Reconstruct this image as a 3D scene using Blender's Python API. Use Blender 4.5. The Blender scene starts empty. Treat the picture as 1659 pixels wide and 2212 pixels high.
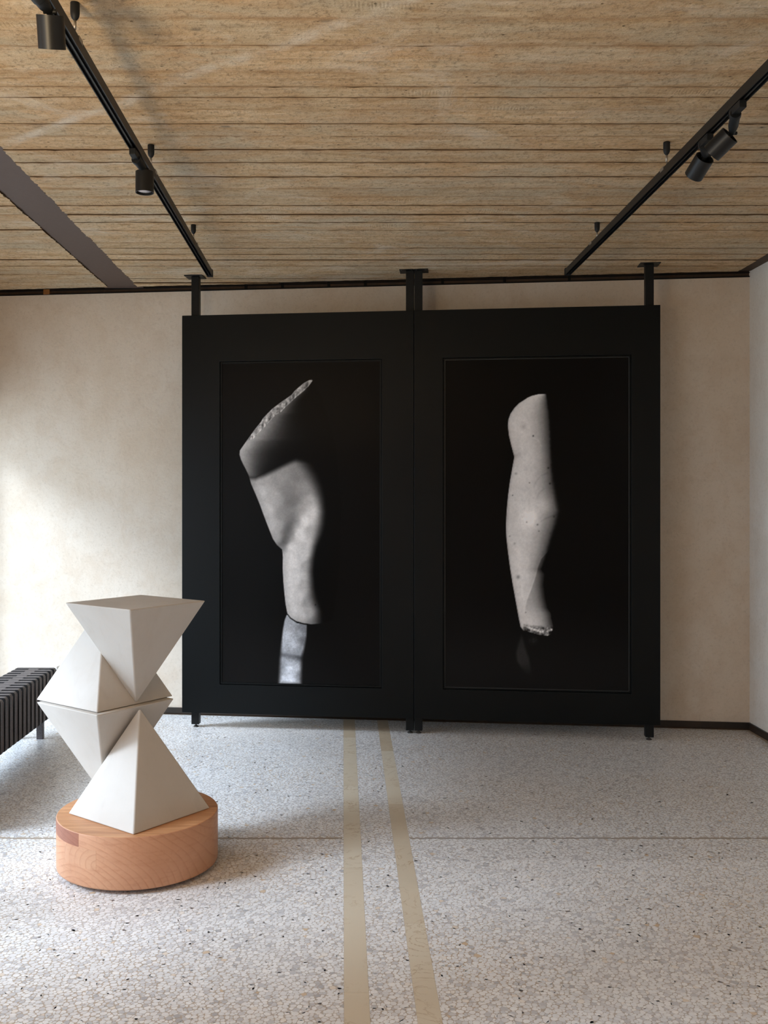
import bpy, bmesh, math, random
import numpy as np
from mathutils import Vector, Matrix
from math import pi, sin, cos, radians

random.seed(7)
RNG = np.random.default_rng(11)
SC = bpy.context.scene
COL = SC.collection

# ------------------------------------------------------------------ camera
cam_d = bpy.data.cameras.new('camera')
cam = bpy.data.objects.new('camera', cam_d)
COL.objects.link(cam)
cam.location = (0, 0, 1.5)
cam.rotation_euler = (pi / 2, 0, 0)
cam_d.sensor_fit = 'AUTO'
cam_d.sensor_width = 36
cam_d.lens = 36 * 2100 / 2212
cam_d.shift_x = 88.5 / 2212
cam_d.shift_y = -36 / 2212
cam_d.clip_start = 0.05
SC.camera = cam

# ------------------------------------------------------------------ sky and exposure
SC.view_settings.view_transform = 'Standard'
SC.view_settings.look = 'None'
SC.view_settings.gamma = 1
SC.view_settings.use_curve_mapping = False
SC.view_settings.exposure = 0.1
SKY_STRENGTH = 3.8
world = bpy.data.worlds.new('sky')
SC.world = world
world.use_nodes = True
bg = world.node_tree.nodes['Background']
bg.inputs['Color'].default_value = (0.82, 1.0, 1.20, 1)
bg.inputs['Strength'].default_value = SKY_STRENGTH
SC.cycles.max_bounces = 14
SC.cycles.diffuse_bounces = 10
SC.cycles.glossy_bounces = 4
SC.cycles.sample_clamp_indirect = 12
SC.cycles.use_denoising = True

# hazy sun from the left, slightly from the camera's side
sun_d = bpy.data.lights.new('sun', 'SUN')
sun_d.energy = 4.2
sun_d.color = (0.86, 1.0, 1.18)
sun_d.angle = radians(16)
sun = bpy.data.objects.new('sun', sun_d)
COL.objects.link(sun)
SUN_ELEV, SUN_AZ = radians(35), radians(20)
sun.rotation_euler = Vector((cos(SUN_ELEV) * cos(SUN_AZ), cos(SUN_ELEV) * sin(SUN_AZ), -sin(SUN_ELEV))).to_track_quat('-Z', 'Y').to_euler()
# unseen warm disk light, added to brighten the ceiling and upper walls
fill_d = bpy.data.lights.new('warm_fill', 'AREA')
fill_d.shape = 'DISK'
fill_d.size = 0.4
fill_d.energy = 112
fill_d.color = (1.0, 0.77, 0.48)
fill = bpy.data.objects.new('warm_fill', fill_d)
COL.objects.link(fill)
fill.location = (-1.4, 0.7, 1.75)
fill.rotation_euler = (pi, 0, 0)

# window openings in the left wall: (y0, y1, z0, z1); sky light is sampled through them
LEFT_X = -2.56
WINDOWS = [(3.06, 6.74, 0.08, 2.10), (2.25, 3.00, 0.08, 2.78), (-1.0, 1.30, 0.08, 2.78)]  # last opening is unseen, added to brighten the right wall and ceiling
for (y0, y1, z0, z1) in WINDOWS:
    ld = bpy.data.lights.new('window_portal', 'AREA')
    ld.shape = 'RECTANGLE'
    ld.size = y1 - y0
    ld.size_y = z1 - z0
    lo = bpy.data.objects.new('window_portal', ld)
    COL.objects.link(lo)
    lo.location = (LEFT_X - 0.3, (y0 + y1) / 2, (z0 + z1) / 2)
    # local -Z points to +X, local X along world Y
    lo.rotation_euler = Matrix(((0, 0, -1), (1, 0, 0), (0, -1, 0))).to_euler()
    ld.cycles.is_portal = True

# ------------------------------------------------------------------ helpers
def setp(o, label=None, cat=None, group=None, kind=None):
    if label: o['label'] = label
    if cat: o['category'] = cat
    if group: o['group'] = group
    if kind: o['kind'] = kind
    return o


def empty(name, loc=(0, 0, 0), rotz=0.0):
    o = bpy.data.objects.new(name, None)
    o.empty_display_size = 0.05
    COL.objects.link(o)
    o.location = loc
    o.rotation_euler = (0, 0, rotz)
    return o


def link(name, me, mat, parent=None, smooth=False):
    o = bpy.data.objects.new(name, me)
    COL.objects.link(o)
    if mat is not None:
        me.materials.append(mat)
    if smooth:
        me.polygons.foreach_set('use_smooth', [True] * len(me.polygons))
    if parent is not None:
        o.parent = parent
    return o


def obj(name, bm, mat, parent=None, smooth=False, bevel=0.0, seg=2, recalc=True):
    me = bpy.data.meshes.new(name)
    if recalc:
        bmesh.ops.recalc_face_normals(bm, faces=bm.faces)
    bm.to_mesh(me)
    bm.free()
    o = link(name, me, mat, parent, smooth)
    if bevel:
        m = o.modifiers.new('bevel', 'BEVEL')
        m.width = bevel
        m.segments = seg
        m.limit_method = 'ANGLE'
        m.angle_limit = radians(25)
        m.harden_normals = False
    return o


def box(bm, x0, x1, y0, y1, z0, z1, M=None):
    ps = [(x0, y0, z0), (x1, y0, z0), (x1, y1, z0), (x0, y1, z0),
          (x0, y0, z1), (x1, y0, z1), (x1, y1, z1), (x0, y1, z1)]
    vs = [bm.verts.new(M @ Vector(p) if M else p) for p in ps]
    for f in ((0, 3, 2, 1), (4, 5, 6, 7), (0, 1, 5, 4), (1, 2, 6, 5), (2, 3, 7, 6), (3, 0, 4, 7)):
        bm.faces.new([vs[i] for i in f])


def axis_matrix(p0, p1):
    p0, p1 = Vector(p0), Vector(p1)
    d = (p1 - p0).normalized()
    q = d.to_track_quat('Z', 'Y')
    return Matrix.Translation(p0) @ q.to_matrix().to_4x4(), (p1 - p0).length


def lathe(bm, prof, n=32, M=None, cap0=True, cap1=True):
    """prof: list of (r, z); revolve about local Z."""
    rings = []
    for r, z in prof:
        if r < 1e-6:
            p = Vector((0, 0, z))
            rings.append([bm.verts.new(M @ p if M else p)])
        else:
            ring = []
            for i in range(n):
                a = 2 * pi * i / n
                p = Vector((r * cos(a), r * sin(a), z))
                ring.append(bm.verts.new(M @ p if M else p))
            rings.append(ring)
    for a, b in zip(rings[:-1], rings[1:]):
        for i in range(n):
            j = (i + 1) % n
            if len(a) == 1 and len(b) == 1:
                continue
            if len(a) == 1:
                bm.faces.new((a[0], b[j], b[i]))
            elif len(b) == 1:
                bm.faces.new((a[i], a[j], b[0]))
            else:
                bm.faces.new((a[i], a[j], b[j], b[i]))
    if cap0 and len(rings[0]) > 1:
        bm.faces.new(rings[0][::-1])
    if cap1 and len(rings[-1]) > 1:
        bm.faces.new(rings[-1])


def rod(bm, p0, p1, r, n=12):
    M, L = axis_matrix(p0, p1)
    lathe(bm, [(r, 0), (r, L)], n, M)


# ---- node helpers
class NT:
    def __init__(self, name):
        self.m = bpy.data.materials.new(name)
        self.m.use_nodes = True
        self.t = self.m.node_tree
        self.b = self.t.nodes['Principled BSDF']

    def n(self, typ, **kw):
        nd = self.t.nodes.new(typ)
        for k, v in kw.items():
            if k in ('operation', 'blend_type', 'data_type', 'feature', 'noise_dimensions', 'attribute_name',
                     'wave_type', 'bands_direction', 'rings_direction', 'distance', 'noise_type', 'interpolation_type', 'clamp', 'wave_profile'):
                setattr(nd, k, v)
            else:
                nd.inputs[k].default_value = v
        return nd

    def l(self, a, b):
        self.t.links.new(a, b)

    def pos(self, scale=(1, 1, 1), loc=(0, 0, 0), rot=(0, 0, 0), src='pos'):
        if src == 'pos':
            s = self.t.nodes.new('ShaderNodeNewGeometry').outputs['Position']
        else:
            s = self.t.nodes.new('ShaderNodeTexCoord').outputs[src]
        mp = self.n('ShaderNodeMapping')
        mp.inputs['Scale'].default_value = scale
        mp.inputs['Location'].default_value = loc
        mp.inputs['Rotation'].default_value = rot
        self.l(s, mp.inputs['Vector'])
        return mp.outputs['Vector']

    def noise(self, vec, scale=5, detail=4, rough=0.55, dist=0.0):
        nd = self.n('ShaderNodeTexNoise', Scale=scale, Detail=detail, Roughness=rough, Distortion=dist)
        self.l(vec, nd.inputs['Vector'])
        return nd.outputs['Fac']

    def ramp(self, fac, stops, interp='LINEAR'):
        r = self.n('ShaderNodeValToRGB')
        cr = r.color_ramp
        cr.interpolation = interp
        while len(cr.elements) < len(stops):
            cr.elements.new(0.5)
        for e, (p, c) in zip(cr.elements, stops):
            e.position = p
            e.color = (c, c, c, 1) if isinstance(c, (int, float)) else (*c, 1)
        self.l(fac, r.inputs['Fac'])
        return r.outputs['Color']

    def mix(self, fac, a, b, mode='MIX'):
        nd = self.n('ShaderNodeMix', data_type='RGBA', blend_type=mode)
        for sock, v in ((nd.inputs['Factor'], fac), (nd.inputs[6], a), (nd.inputs[7], b)):
            if isinstance(v, (int, float)):
                sock.default_value = v if sock.type == 'VALUE' else (v, v, v, 1)
            elif isinstance(v, tuple):
                sock.default_value = (*v, 1)
            else:
                self.l(v, sock)
        return nd.outputs[2]

    def math(self, op, a, b=0.0, clamp=False):
        nd = self.n('ShaderNodeMath', operation=op)
        nd.use_clamp = clamp
        for i, v in enumerate((a, b)):
            if isinstance(v, (int, float)):
                nd.inputs[i].default_value = v
            else:
                self.l(v, nd.inputs[i])
        return nd.outputs[0]

    def sep(self, vec):
        s = self.n('ShaderNodeSeparateXYZ')
        self.l(vec, s.inputs[0])
        return s.outputs

    def bump(self, h, strength=0.3, dist=0.01, normal=None):
        b = self.n('ShaderNodeBump', Strength=strength, Distance=dist)
        self.l(h, b.inputs['Height'])
        if normal is not None:
            self.l(normal, b.inputs['Normal'])
        return b.outputs['Normal']

    def out(self, color=None, rough=None, normal=None, spec=None, metal=None):
        for key, v in (('Base Color', color), ('Roughness', rough), ('Normal', normal),
                       ('Specular IOR Level', spec), ('Metallic', metal)):
            if v is None:
                continue
            if isinstance(v, tuple):
                self.b.inputs[key].default_value = (*v, 1)
            elif isinstance(v, (int, float)):
                self.b.inputs[key].default_value = v
            else:
                self.l(v, self.b.inputs[key])
        return self.m


def lin(*c):
    r = []
    for v in c:
        v /= 255.0
        r.append(v / 12.92 if v <= 0.04045 else ((v + 0.055) / 1.055) ** 2.4)
    return tuple(r)


# ------------------------------------------------------------------ materials
def mat_plaster(name, base=(0.64, 0.54, 0.425), light=(0.70, 0.625, 0.53), stain=(0.56, 0.44, 0.32)):
    t = NT(name)
    p = t.pos()
    big = t.noise(p, 0.9, 4, 0.6, 0.4)
    med = t.noise(t.pos(scale=(1, 1, 0.8)), 7.5, 7, 0.72, 0.35)
    fine = t.noise(p, 60, 5, 0.75, 0.3)
    scr = t.noise(t.pos(scale=(6, 6, 22), rot=(0.2, 0.35, 0)), 6, 5, 0.7, 1.2)
    c = t.mix(t.ramp(big, [(0.34, 0.0), (0.66, 1.0)]), base, light)
    c = t.mix(t.math('MULTIPLY', t.ramp(med, [(0.44, 0.0), (0.72, 1.0)]), 0.50), c, stain)
    c = t.mix(t.math('MULTIPLY', t.ramp(fine, [(0.52, 0.0), (0.72, 1.0)]), 0.36), c, (0.40, 0.33, 0.25))
    c = t.mix(t.math('MULTIPLY', t.ramp(scr, [(0.58, 0.0), (0.74, 1.0)]), 0.22), c, (0.40, 0.33, 0.25))
    n = t.bump(t.math('ADD', t.math('MULTIPLY', med, 1.0), t.math('MULTIPLY', fine, 0.35)), 0.22, 0.012)
    return t.out(c, 0.82, n, 0.25)


M_PLASTER = mat_plaster('plaster_beige')
M_PLASTER_R = mat_plaster('plaster_grey', (0.72, 0.68, 0.61), (0.80, 0.77, 0.72), (0.62, 0.56, 0.48))


def mat_board():
    t = NT('board_marked_concrete')
    oi = t.n('ShaderNodeObjectInfo')
    rnd = oi.outputs['Random']
    comb = t.n('ShaderNodeCombineXYZ')
    t.l(t.math('MULTIPLY', rnd, 7.0), comb.inputs[0])
    t.l(t.math('MULTIPLY', rnd, 3.0), comb.inputs[1])
    va = t.n('ShaderNodeVectorMath', operation='ADD')
    t.l(t.pos(), va.inputs[0])
    t.l(comb.outputs[0], va.inputs[1])

    def mp(scale, rot=(0, 0, 0)):
        m = t.n('ShaderNodeMapping')
        m.inputs['Scale'].default_value = scale
        m.inputs['Rotation'].default_value = rot
        t.l(va.outputs[0], m.inputs['Vector'])
        return m.outputs['Vector']
    grain = t.math('ADD', t.math('MULTIPLY', t.noise(mp((1.5, 13, 1)), 2.4, 9, 0.74, 0.6), 0.6), t.math('MULTIPLY', t.noise(mp((1.0, 1.7, 1)), 9.0, 8, 0.74, 0.4), 0.4))
    blot = t.noise(t.pos(scale=(0.7, 1.1, 1)), 2.1, 5, 0.62, 0.7)
    blot2 = t.noise(t.pos(scale=(0.8, 2.2, 1), loc=(4, 9, 0)), 3.2, 6, 0.66, 0.9)
    fine = t.noise(t.pos(), 55, 5, 0.75, 0.2)
    c = t.ramp(grain, [(0.36, (0.36, 0.205, 0.090)), (0.46, (0.66, 0.465, 0.265)), (0.55, (0.76, 0.575, 0.365)), (0.66, (0.86, 0.71, 0.52))])
    c = t.mix(t.math('MULTIPLY', t.ramp(blot, [(0.45, 0.0), (0.62, 1.0)]), 0.60), c, (0.56, 0.50, 0.375))
    c = t.mix(t.math('MULTIPLY', t.ramp(blot2, [(0.46, 0.0), (0.62, 1.0)]), 0.56), c, (0.60, 0.36, 0.175))
    # per board tone
    c = t.mix(t.math('MULTIPLY', t.math('SUBTRACT', rnd, 0.3, True), 0.35), c, (0.40, 0.315, 0.20))
    # saw-tooth rasp of the rough formwork, in patches
    saw = t.n('ShaderNodeTexWave', Scale=26, Distortion=7.0, Detail=3)
    saw.bands_direction = 'X'
    t.l(mp((1, 0.25, 1), (0, 0, 0.15)), saw.inputs['Vector'])
    sawm = t.math('MULTIPLY', t.ramp(t.noise(mp((0.9, 5, 1)), 1.7, 2), [(0.62, 0.0), (0.74, 1.0)]), saw.outputs['Fac'])
    c = t.mix(t.math('MULTIPLY', sawm, 0.14), c, (0.27, 0.17, 0.085))
    # grit and air holes
    c = t.mix(t.math('MULTIPLY', t.ramp(fine, [(0.51, 0.0), (0.64, 1.0)]), 0.60), c, (0.25, 0.17, 0.10))
    c = t.mix(t.math('MULTIPLY', t.ramp(fine, [(0.28, 1.0), (0.40, 0.0)]), 0.42), c, (0.80, 0.70, 0.55))
    vo = t.n('ShaderNodeTexVoronoi', Scale=6.5)
    t.l(t.pos(scale=(0.75, 1.5, 1)), vo.inputs['Vector'])
    vs = t.n('ShaderNodeSeparateColor')
    t.l(vo.outputs['Color'], vs.inputs[0])
    knot = t.math('MULTIPLY', t.ramp(vo.outputs['Distance'], [(0.05, 1.0), (0.13, 0.0)]), t.math('GREATER_THAN', vs.outputs[0], 0.72))
    c = t.mix(t.math('MULTIPLY', knot, 0.55), c, (0.16, 0.135, 0.105))
    pit = t.n('ShaderNodeTexVoronoi', Scale=30)
    t.l(t.pos(scale=(0.8, 1.2, 1), loc=(1.3, 0.2, 0)), pit.inputs['Vector'])
    ps = t.n('ShaderNodeSeparateColor')
    t.l(pit.outputs['Color'], ps.inputs[0])
    pitm = t.math('MULTIPLY', t.ramp(pit.outputs['Distance'], [(0.06, 1.0), (0.15, 0.0)]), t.math('GREATER_THAN', ps.outputs[1], 0.78))
    c = t.mix(t.math('MULTIPLY', pitm, 0.75), c, (0.12, 0.085, 0.055))
    wh = t.math('MULTIPLY', t.ramp(pit.outputs['Distance'], [(0.10, 1.0), (0.24, 0.0)]), t.math('LESS_THAN', ps.outputs[2], 0.035))
    c = t.mix(t.math('MULTIPLY', wh, 0.65), c, (0.86, 0.80, 0.70))
    # grime held along the board edges
    ac = t.n('ShaderNodeAttribute', attribute_name='across').outputs['Fac']
    ed = t.math('MULTIPLY', t.math('ABSOLUTE', t.math('SUBTRACT', ac, 0.5)), 2.0)
    ed = t.math('ADD', ed, t.math('MULTIPLY', t.math('SUBTRACT', t.noise(mp((1.6, 6, 1)), 3.5, 6, 0.7), 0.5), 1.1))
    c = t.mix(t.math('MULTIPLY', t.ramp(ed, [(0.70, 0.0), (1.15, 1.0)]), 0.48), c, (0.42, 0.235, 0.105))
    # lime efflorescence: a pale diagonal run and a few patches
    x, y, z = t.sep(t.pos())
    d = t.math('ADD', t.math('ADD', t.math('MULTIPLY', x, 0.594), t.math('MULTIPLY', y, 0.804)), -2.345)
    wob = t.math('MULTIPLY', t.math('SUBTRACT', t.noise(t.pos(), 2.2, 4), 0.5), 0.10)
    band = t.ramp(t.math('ABSOLUTE', t.math('ADD', d, wob)), [(0.010, 1.0), (0.042, 0.0)])
    band = t.math('MULTIPLY', band, t.ramp(t.noise(t.pos(scale=(1, 1, 1), loc=(2, 2, 0)), 5, 5, 0.7), [(0.38, 0.0), (0.58, 1.0)]))
    c = t.mix(t.math('MULTIPLY', band, 0.62), c, (0.84, 0.77, 0.65))
    pat = t.ramp(t.noise(t.pos(scale=(0.8, 1.5, 1), loc=(7.7, 1.2, 0)), 1.9, 7, 0.72, 0.6), [(0.56, 0.0), (0.66, 1.0)])
    c = t.mix(t.math('MULTIPLY', pat, 0.6), c, (0.78, 0.67, 0.52))
    h = t.math('ADD', t.math('MULTIPLY', grain, 1.6), t.math('MULTIPLY', fine, 0.6))
    h = t.math('SUBTRACT', h, t.math('MULTIPLY', pitm, 0.5))
    h = t.math('ADD', h, t.math('MULTIPLY', sawm, 0.12))
    n = t.bump(h, 1.0, 0.016)
    return t.out(c, 0.9, n, 0.15)


M_BOARD = mat_board()
M_JOINT = NT('concrete_joint').out((0.085, 0.050, 0.026), 0.95, None, 0.1)


def mat_flat(name, c, rough=0.5, spec=0.5, metal=0.0, ns=0.0, nscale=40, bump=0.0, c2=None):
    t = NT(name)
    col = c
    nrm = None
    if ns or bump:
        f = t.noise(t.pos(), nscale, 5, 0.65)
        if ns:
            col = t.mix(t.math('MULTIPLY', t.ramp(f, [(0.4, 0.0), (0.7, 1.0)]), ns), c, c2 or tuple(v * 0.5 for v in c))
        if bump:
            nrm = t.bump(f, bump, 0.003)
    return t.out(col, rough, nrm, spec, metal)


M_STEEL_BROWN = mat_flat('brown_painted_steel', (0.088, 0.060, 0.050), 0.62, 0.35, 0, 0.35, 60, 0.12, (0.075, 0.045, 0.032))
M_GAP = mat_flat('dark_brown_steel', (0.045, 0.027, 0.016), 0.6, 0.3, 0, 0.6, 18, 0.1, (0.10, 0.048, 0.02))
M_GAPBLACK = mat_flat('black_recess', (0.008, 0.007, 0.006), 0.8, 0.2)
M_SKIRT = mat_flat('dark_bronze_skirting', (0.022, 0.017, 0.013), 0.45, 0.4, 0, 0.5, 9, 0.05, (0.06, 0.035, 0.02))
M_BLACK = mat_flat('black_powder_coat', (0.0065, 0.007, 0.0075), 0.42, 0.30, 0, 0.0, 200, 0.04)
M_BLACK_MATT = mat_flat('black_matt_plastic', (0.006, 0.0068, 0.0075), 0.55, 0.28)
M_PANEL = mat_flat('black_lacquer_panel', (0.0012, 0.0024, 0.0026), 0.40, 0.20, 0, 0.3, 6, 0.015, (0.002, 0.0032, 0.0036))
M_STEELPOST = mat_flat('black_welded_steel', (0.0022, 0.0032, 0.0036), 0.45, 0.25, 0, 0.4, 50, 0.15, (0.010, 0.010, 0.010))
M_WIRE = mat_flat('brushed_steel_rod', (0.36, 0.33, 0.29), 0.4, 0.5, 0.8)
M_LENS = NT('lamp_lens').out((0.42, 0.40, 0.42), 0.12, None, 0.8, 0.35)
M_WHITE = mat_flat('white_plastic', (0.84, 0.84, 0.83), 0.45, 0.4)
M_ORANGE = mat_flat('raw_timber_block', (0.30, 0.125, 0.035), 0.8, 0.2, 0, 0.6, 60, 0.2)
M_FOOT = mat_flat('worn_steel_foot', (0.10, 0.09, 0.08), 0.5, 0.5, 0.5, 0.5, 90)


def mat_radiator():
    t = NT('cast_radiator_paint')
    f = t.noise(t.pos(), 150, 4, 0.7)
    c = t.mix(t.ramp(f, [(0.40, 0.0), (0.68, 1.0)]), (0.060, 0.050, 0.050), (0.125, 0.108, 0.106))
    return t.out(c, 0.50, t.bump(f, 0.5, 0.003), 0.5)


M_RAD = mat_radiator()
M_RADDARK = mat_flat('casting_gap_shade', (0.010, 0.009, 0.009), 0.7, 0.3, 0, 0.4, 90, 0.1)  # near-black side faces paint the shade in the gaps between sections
M_RADEDGE = mat_flat('casting_edge_highlight', (0.17, 0.155, 0.155), 0.45, 0.5, 0, 0.5, 70, 0.1)  # paler tone paints the bright highlight down each flange


def mat_stone():
    t = NT('cast_white_stone')
    st = t.noise(t.pos(scale=(1, 1, 0.28)), 16, 6, 0.65, 0.6)
    big = t.noise(t.pos(), 3.2, 4, 0.6, 0.4)
    scr = t.noise(t.pos(scale=(9, 9, 1.1), rot=(0.25, 0.2, 0.1)), 5, 4, 0.7, 0.5)
    c = t.mix(t.ramp(big, [(0.35, 0.0), (0.7, 1.0)]), (0.53, 0.50, 0.455), (0.57, 0.545, 0.505))
    c = t.mix(t.math('MULTIPLY', t.ramp(st, [(0.52, 0.0), (0.74, 1.0)]), 0.30), c, (0.46, 0.42, 0.37))
    c = t.mix(t.math('MULTIPLY', t.ramp(scr, [(0.62, 0.0), (0.78, 1.0)]), 0.22), c, (0.44, 0.40, 0.35))
    return t.out(c, 0.62, t.bump(st, 0.06, 0.004), 0.3)


M_STONE = mat_stone()


def mat_wood(name, kind):
    """kind: 'side' end-grain rings sweeping over the drum, 'top' long grain, or a block tuple."""
    t = NT(name)
    if kind == 'top':
        g = t.noise(t.pos(scale=(1.2, 16, 1), rot=(0, 0, -0.55), src='Object'), 4, 6, 0.6, 0.8)
        plank = t.noise(t.pos(scale=(0.2, 7, 1), rot=(0, 0, -0.55), src='Object'), 2.0, 1, 0.4)
        c = t.ramp(g, [(0.30, (0.36, 0.155, 0.062)), (0.5, (0.52, 0.255, 0.115)), (0.72, (0.62, 0.335, 0.165))])
        c = t.mix(t.math('MULTIPLY', t.ramp(plank, [(0.45, 0.0), (0.55, 1.0)]), 0.35), c, (0.42, 0.185, 0.085))
        return t.out(c, 0.42, t.bump(g, 0.05, 0.002), 0.4)
    off, base, dark = kind
    v = t.pos(loc=off, scale=(0.85, 0.25, 1.0), src='Object')
    wv = t.n('ShaderNodeVectorMath', operation='ADD')
    w = t.n('ShaderNodeTexNoise', Scale=2.6, Detail=1.5)
    t.l(v, w.inputs['Vector'])
    ws = t.n('ShaderNodeVectorMath', operation='SCALE')
    ws.inputs['Scale'].default_value = 0.10
    t.l(w.outputs['Color'], ws.inputs[0])
    t.l(v, wv.inputs[0])
    t.l(ws.outputs[0], wv.inputs[1])
    ring = t.n('ShaderNodeTexWave', Scale=15.0, Distortion=0.5, Detail=2)
    ring.inputs['Detail Scale'].default_value = 2.5
    ring.wave_type = 'RINGS'
    ring.rings_direction = 'Y'
    ring.wave_profile = 'SAW'
    t.l(wv.outputs[0], ring.inputs['Vector'])
    fade = t.ramp(t.noise(t.pos(scale=(1, 1, 1.6), loc=(3, 1, 2), src='Object'), 6.5, 4, 0.6), [(0.36, 0.12), (0.66, 1.0)])
    ring2 = t.noise(t.pos(scale=(2.2, 2.2, 9), rot=(0, 0.35, 0), src='Object'), 7, 6, 0.65, 0.6)
    fib = t.noise(t.pos(scale=(3, 3, 1.4), src='Object'), 26, 6, 0.7)
    big = t.noise(t.pos(src='Object'), 3.5, 3, 0.5)
    rc = t.ramp(ring.outputs['Fac'], [(0.0, tuple(b * 1.05 for b in base)), (0.70, base), (0.95, tuple(0.35 * b + 0.65 * d for b, d in zip(base, dark))), (1.0, base)])
    c = t.mix(fade, base, rc)
    c = t.mix(t.math('MULTIPLY', t.ramp(ring2, [(0.5, 0.0), (0.7, 1.0)]), 0.4), c, dark)
    c = t.mix(t.math('MULTIPLY', t.ramp(big, [(0.40, 0.0), (0.65, 1.0)]), 0.38), c, dark)
    c = t.mix(t.math('MULTIPLY', t.ramp(fib, [(0.55, 0.0), (0.78, 1.0)]), 0.28), c, tuple(d * 0.75 for d in dark))
    return t.out(c, 0.45, t.bump(fib, 0.05, 0.002), 0.4)


M_WOODTOP = mat_wood('wood_long_grain', 'top')
M_WOODSIDE = mat_wood('wood_end_grain', ((0.095, 0.0, 0.02), (0.58, 0.315, 0.185), (0.40, 0.165, 0.080)))
M_WOODRED = mat_wood('wood_red_block', ((0.30, 0.2, 0.12), (0.36, 0.150, 0.092), (0.22, 0.075, 0.045)))
M_WOODPALE = mat_wood('wood_pale_block', ((0.02, 0.1, -0.16), (0.60, 0.34, 0.205), (0.45, 0.20, 0.105)))


def mat_marble():
    t = NT('beige_marble')
    oi = t.n('ShaderNodeObjectInfo').outputs['Random']
    big = t.noise(t.pos(), 3.2, 5, 0.6, 1.2)
    vein = t.noise(t.pos(), 5.5, 8, 0.62, 2.6)
    c = t.mix(oi, (0.53, 0.435, 0.31), (0.68, 0.615, 0.49))
    c = t.mix(t.math('MULTIPLY', t.ramp(big, [(0.4, 0.0), (0.7, 1.0)]), 0.4), c, (0.66, 0.58, 0.45))
    v = t.ramp(t.math('ABSOLUTE', t.math('SUBTRACT', vein, 0.5)), [(0.0, 1.0), (0.018, 0.0)])
    msk = t.ramp(t.noise(t.pos(loc=(3, 1, 0)), 4.5, 3), [(0.45, 0.0), (0.6, 1.0)])
    c = t.mix(t.math('MULTIPLY', t.math('MULTIPLY', v, msk), 0.75), c, (0.33, 0.20, 0.075))
    return t.out(c, 0.30, None, 0.5)


M_MARBLE = mat_marble()


def mat_pebble():
    t = NT('terrazzo_chip')
    a = t.n('ShaderNodeAttribute', attribute_name='tone')
    tone = a.outputs['Fac']
    c = t.ramp(tone, [(0.0, (0.035, 0.035, 0.04)), (0.03, (0.10, 0.10, 0.11)), (0.05, (0.43, 0.44, 0.46)), (0.30, (0.61, 0.62, 0.64)),
                      (0.55, (0.75, 0.765, 0.78)), (0.95, (0.87, 0.885, 0.89)), (0.985, (0.82, 0.78, 0.72)), (1.0, (0.62, 0.46, 0.29))])
    f = t.noise(t.pos(), 90, 4, 0.6)
    c = t.mix(t.math('MULTIPLY', t.ramp(f, [(0.42, 0.0), (0.72, 1.0)]), 0.18), c, (0.52, 0.50, 0.51))
    # patches where the cement has yellowed
    warm = t.ramp(t.noise(t.pos(), 1.1, 3), [(0.42, 0.0), (0.66, 1.0)])
    c = t.mix(t.math('MULTIPLY', warm, 0.14), c, (0.66, 0.57, 0.48))
    rg = t.ramp(t.noise(t.pos(), 2.4, 3), [(0.35, 0.30), (0.7, 0.42)])
    return t.out(c, rg, None, 0.5)


M_PEBBLE = mat_pebble()


def mat_cement():
    t = NT('terrazzo_cement')
    w = t.noise(t.pos(), 0.9, 3, 0.5)
    f = t.noise(t.pos(), 120, 4, 0.7)
    c = t.mix(t.ramp(w, [(0.42, 0.0), (0.62, 1.0)]), (0.50, 0.47, 0.44), (0.50, 0.41, 0.31))
    c = t.mix(t.math('MULTIPLY', t.ramp(f, [(0.4, 0.0), (0.7, 1.0)]), 0.35), c, (0.38, 0.33, 0.28))
    return t.out(c, 0.4, None, 0.4)


M_CEMENT = mat_cement()


def mat_print():
    t = NT('photographic_print')
    a = t.n('ShaderNodeAttribute', attribute_name='ink')
    return t.out(a.outputs['Color'], 0.30, None, 0.10)


M_PRINT = mat_print()

# ------------------------------------------------------------------ structure
SL = -0.1190                       # the back wall runs a little askew
def wall_y(x):
    return 6.5244 + (-0.1184) * x
RIGHT_X = 2.60
CEIL = 2.92
NEAR_Y = -2.6


def struct(o):
    o['kind'] = 'structure'
    return o


def prism(bm, pts, z0, z1):
    a = [bm.verts.new((x, y, z0)) for x, y in pts]
    b = [bm.verts.new((x, y, z1)) for x, y in pts]
    n = len(pts)
    bm.faces.new(a[::-1]); bm.faces.new(b)
    for i in range(n):
        j = (i + 1) % n
        bm.faces.new((a[i], a[j], b[j], b[i]))


# floor bed
bm = bmesh.new()
prism(bm, [(LEFT_X - 0.4, NEAR_Y - 0.3), (RIGHT_X + 0.3, NEAR_Y - 0.3), (RIGHT_X + 0.3, wall_y(RIGHT_X) + 0.2), (LEFT_X - 0.4, wall_y(LEFT_X) + 0.2)], -0.12, 0.0)
floor = struct(obj('floor', bm, M_CEMENT))

# back wall (plaster up to the recess)
bm = bmesh.new()
xl, xr = LEFT_X - 0.36, RIGHT_X + 0.3
prism(bm, [(xl, wall_y(xl)), (xr, wall_y(xr)), (xr, wall_y(xr) + 0.25), (xl, wall_y(xl) + 0.25)], -0.02, 2.897)
struct(obj('wall_back', bm, M_PLASTER))
# right wall
bm = bmesh.new()
box(bm, RIGHT_X, RIGHT_X + 0.25, NEAR_Y - 0.3, wall_y(RIGHT_X) + 0.02, -0.02, 2.935)
struct(obj('wall_right', bm, M_PLASTER_R))
# wall behind the camera
bm = bmesh.new()
box(bm, LEFT_X - 0.36, RIGHT_X + 0.25, NEAR_Y - 0.25, NEAR_Y, -0.02, 3.0)
struct(obj('wall_near', bm, M_PLASTER))
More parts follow.
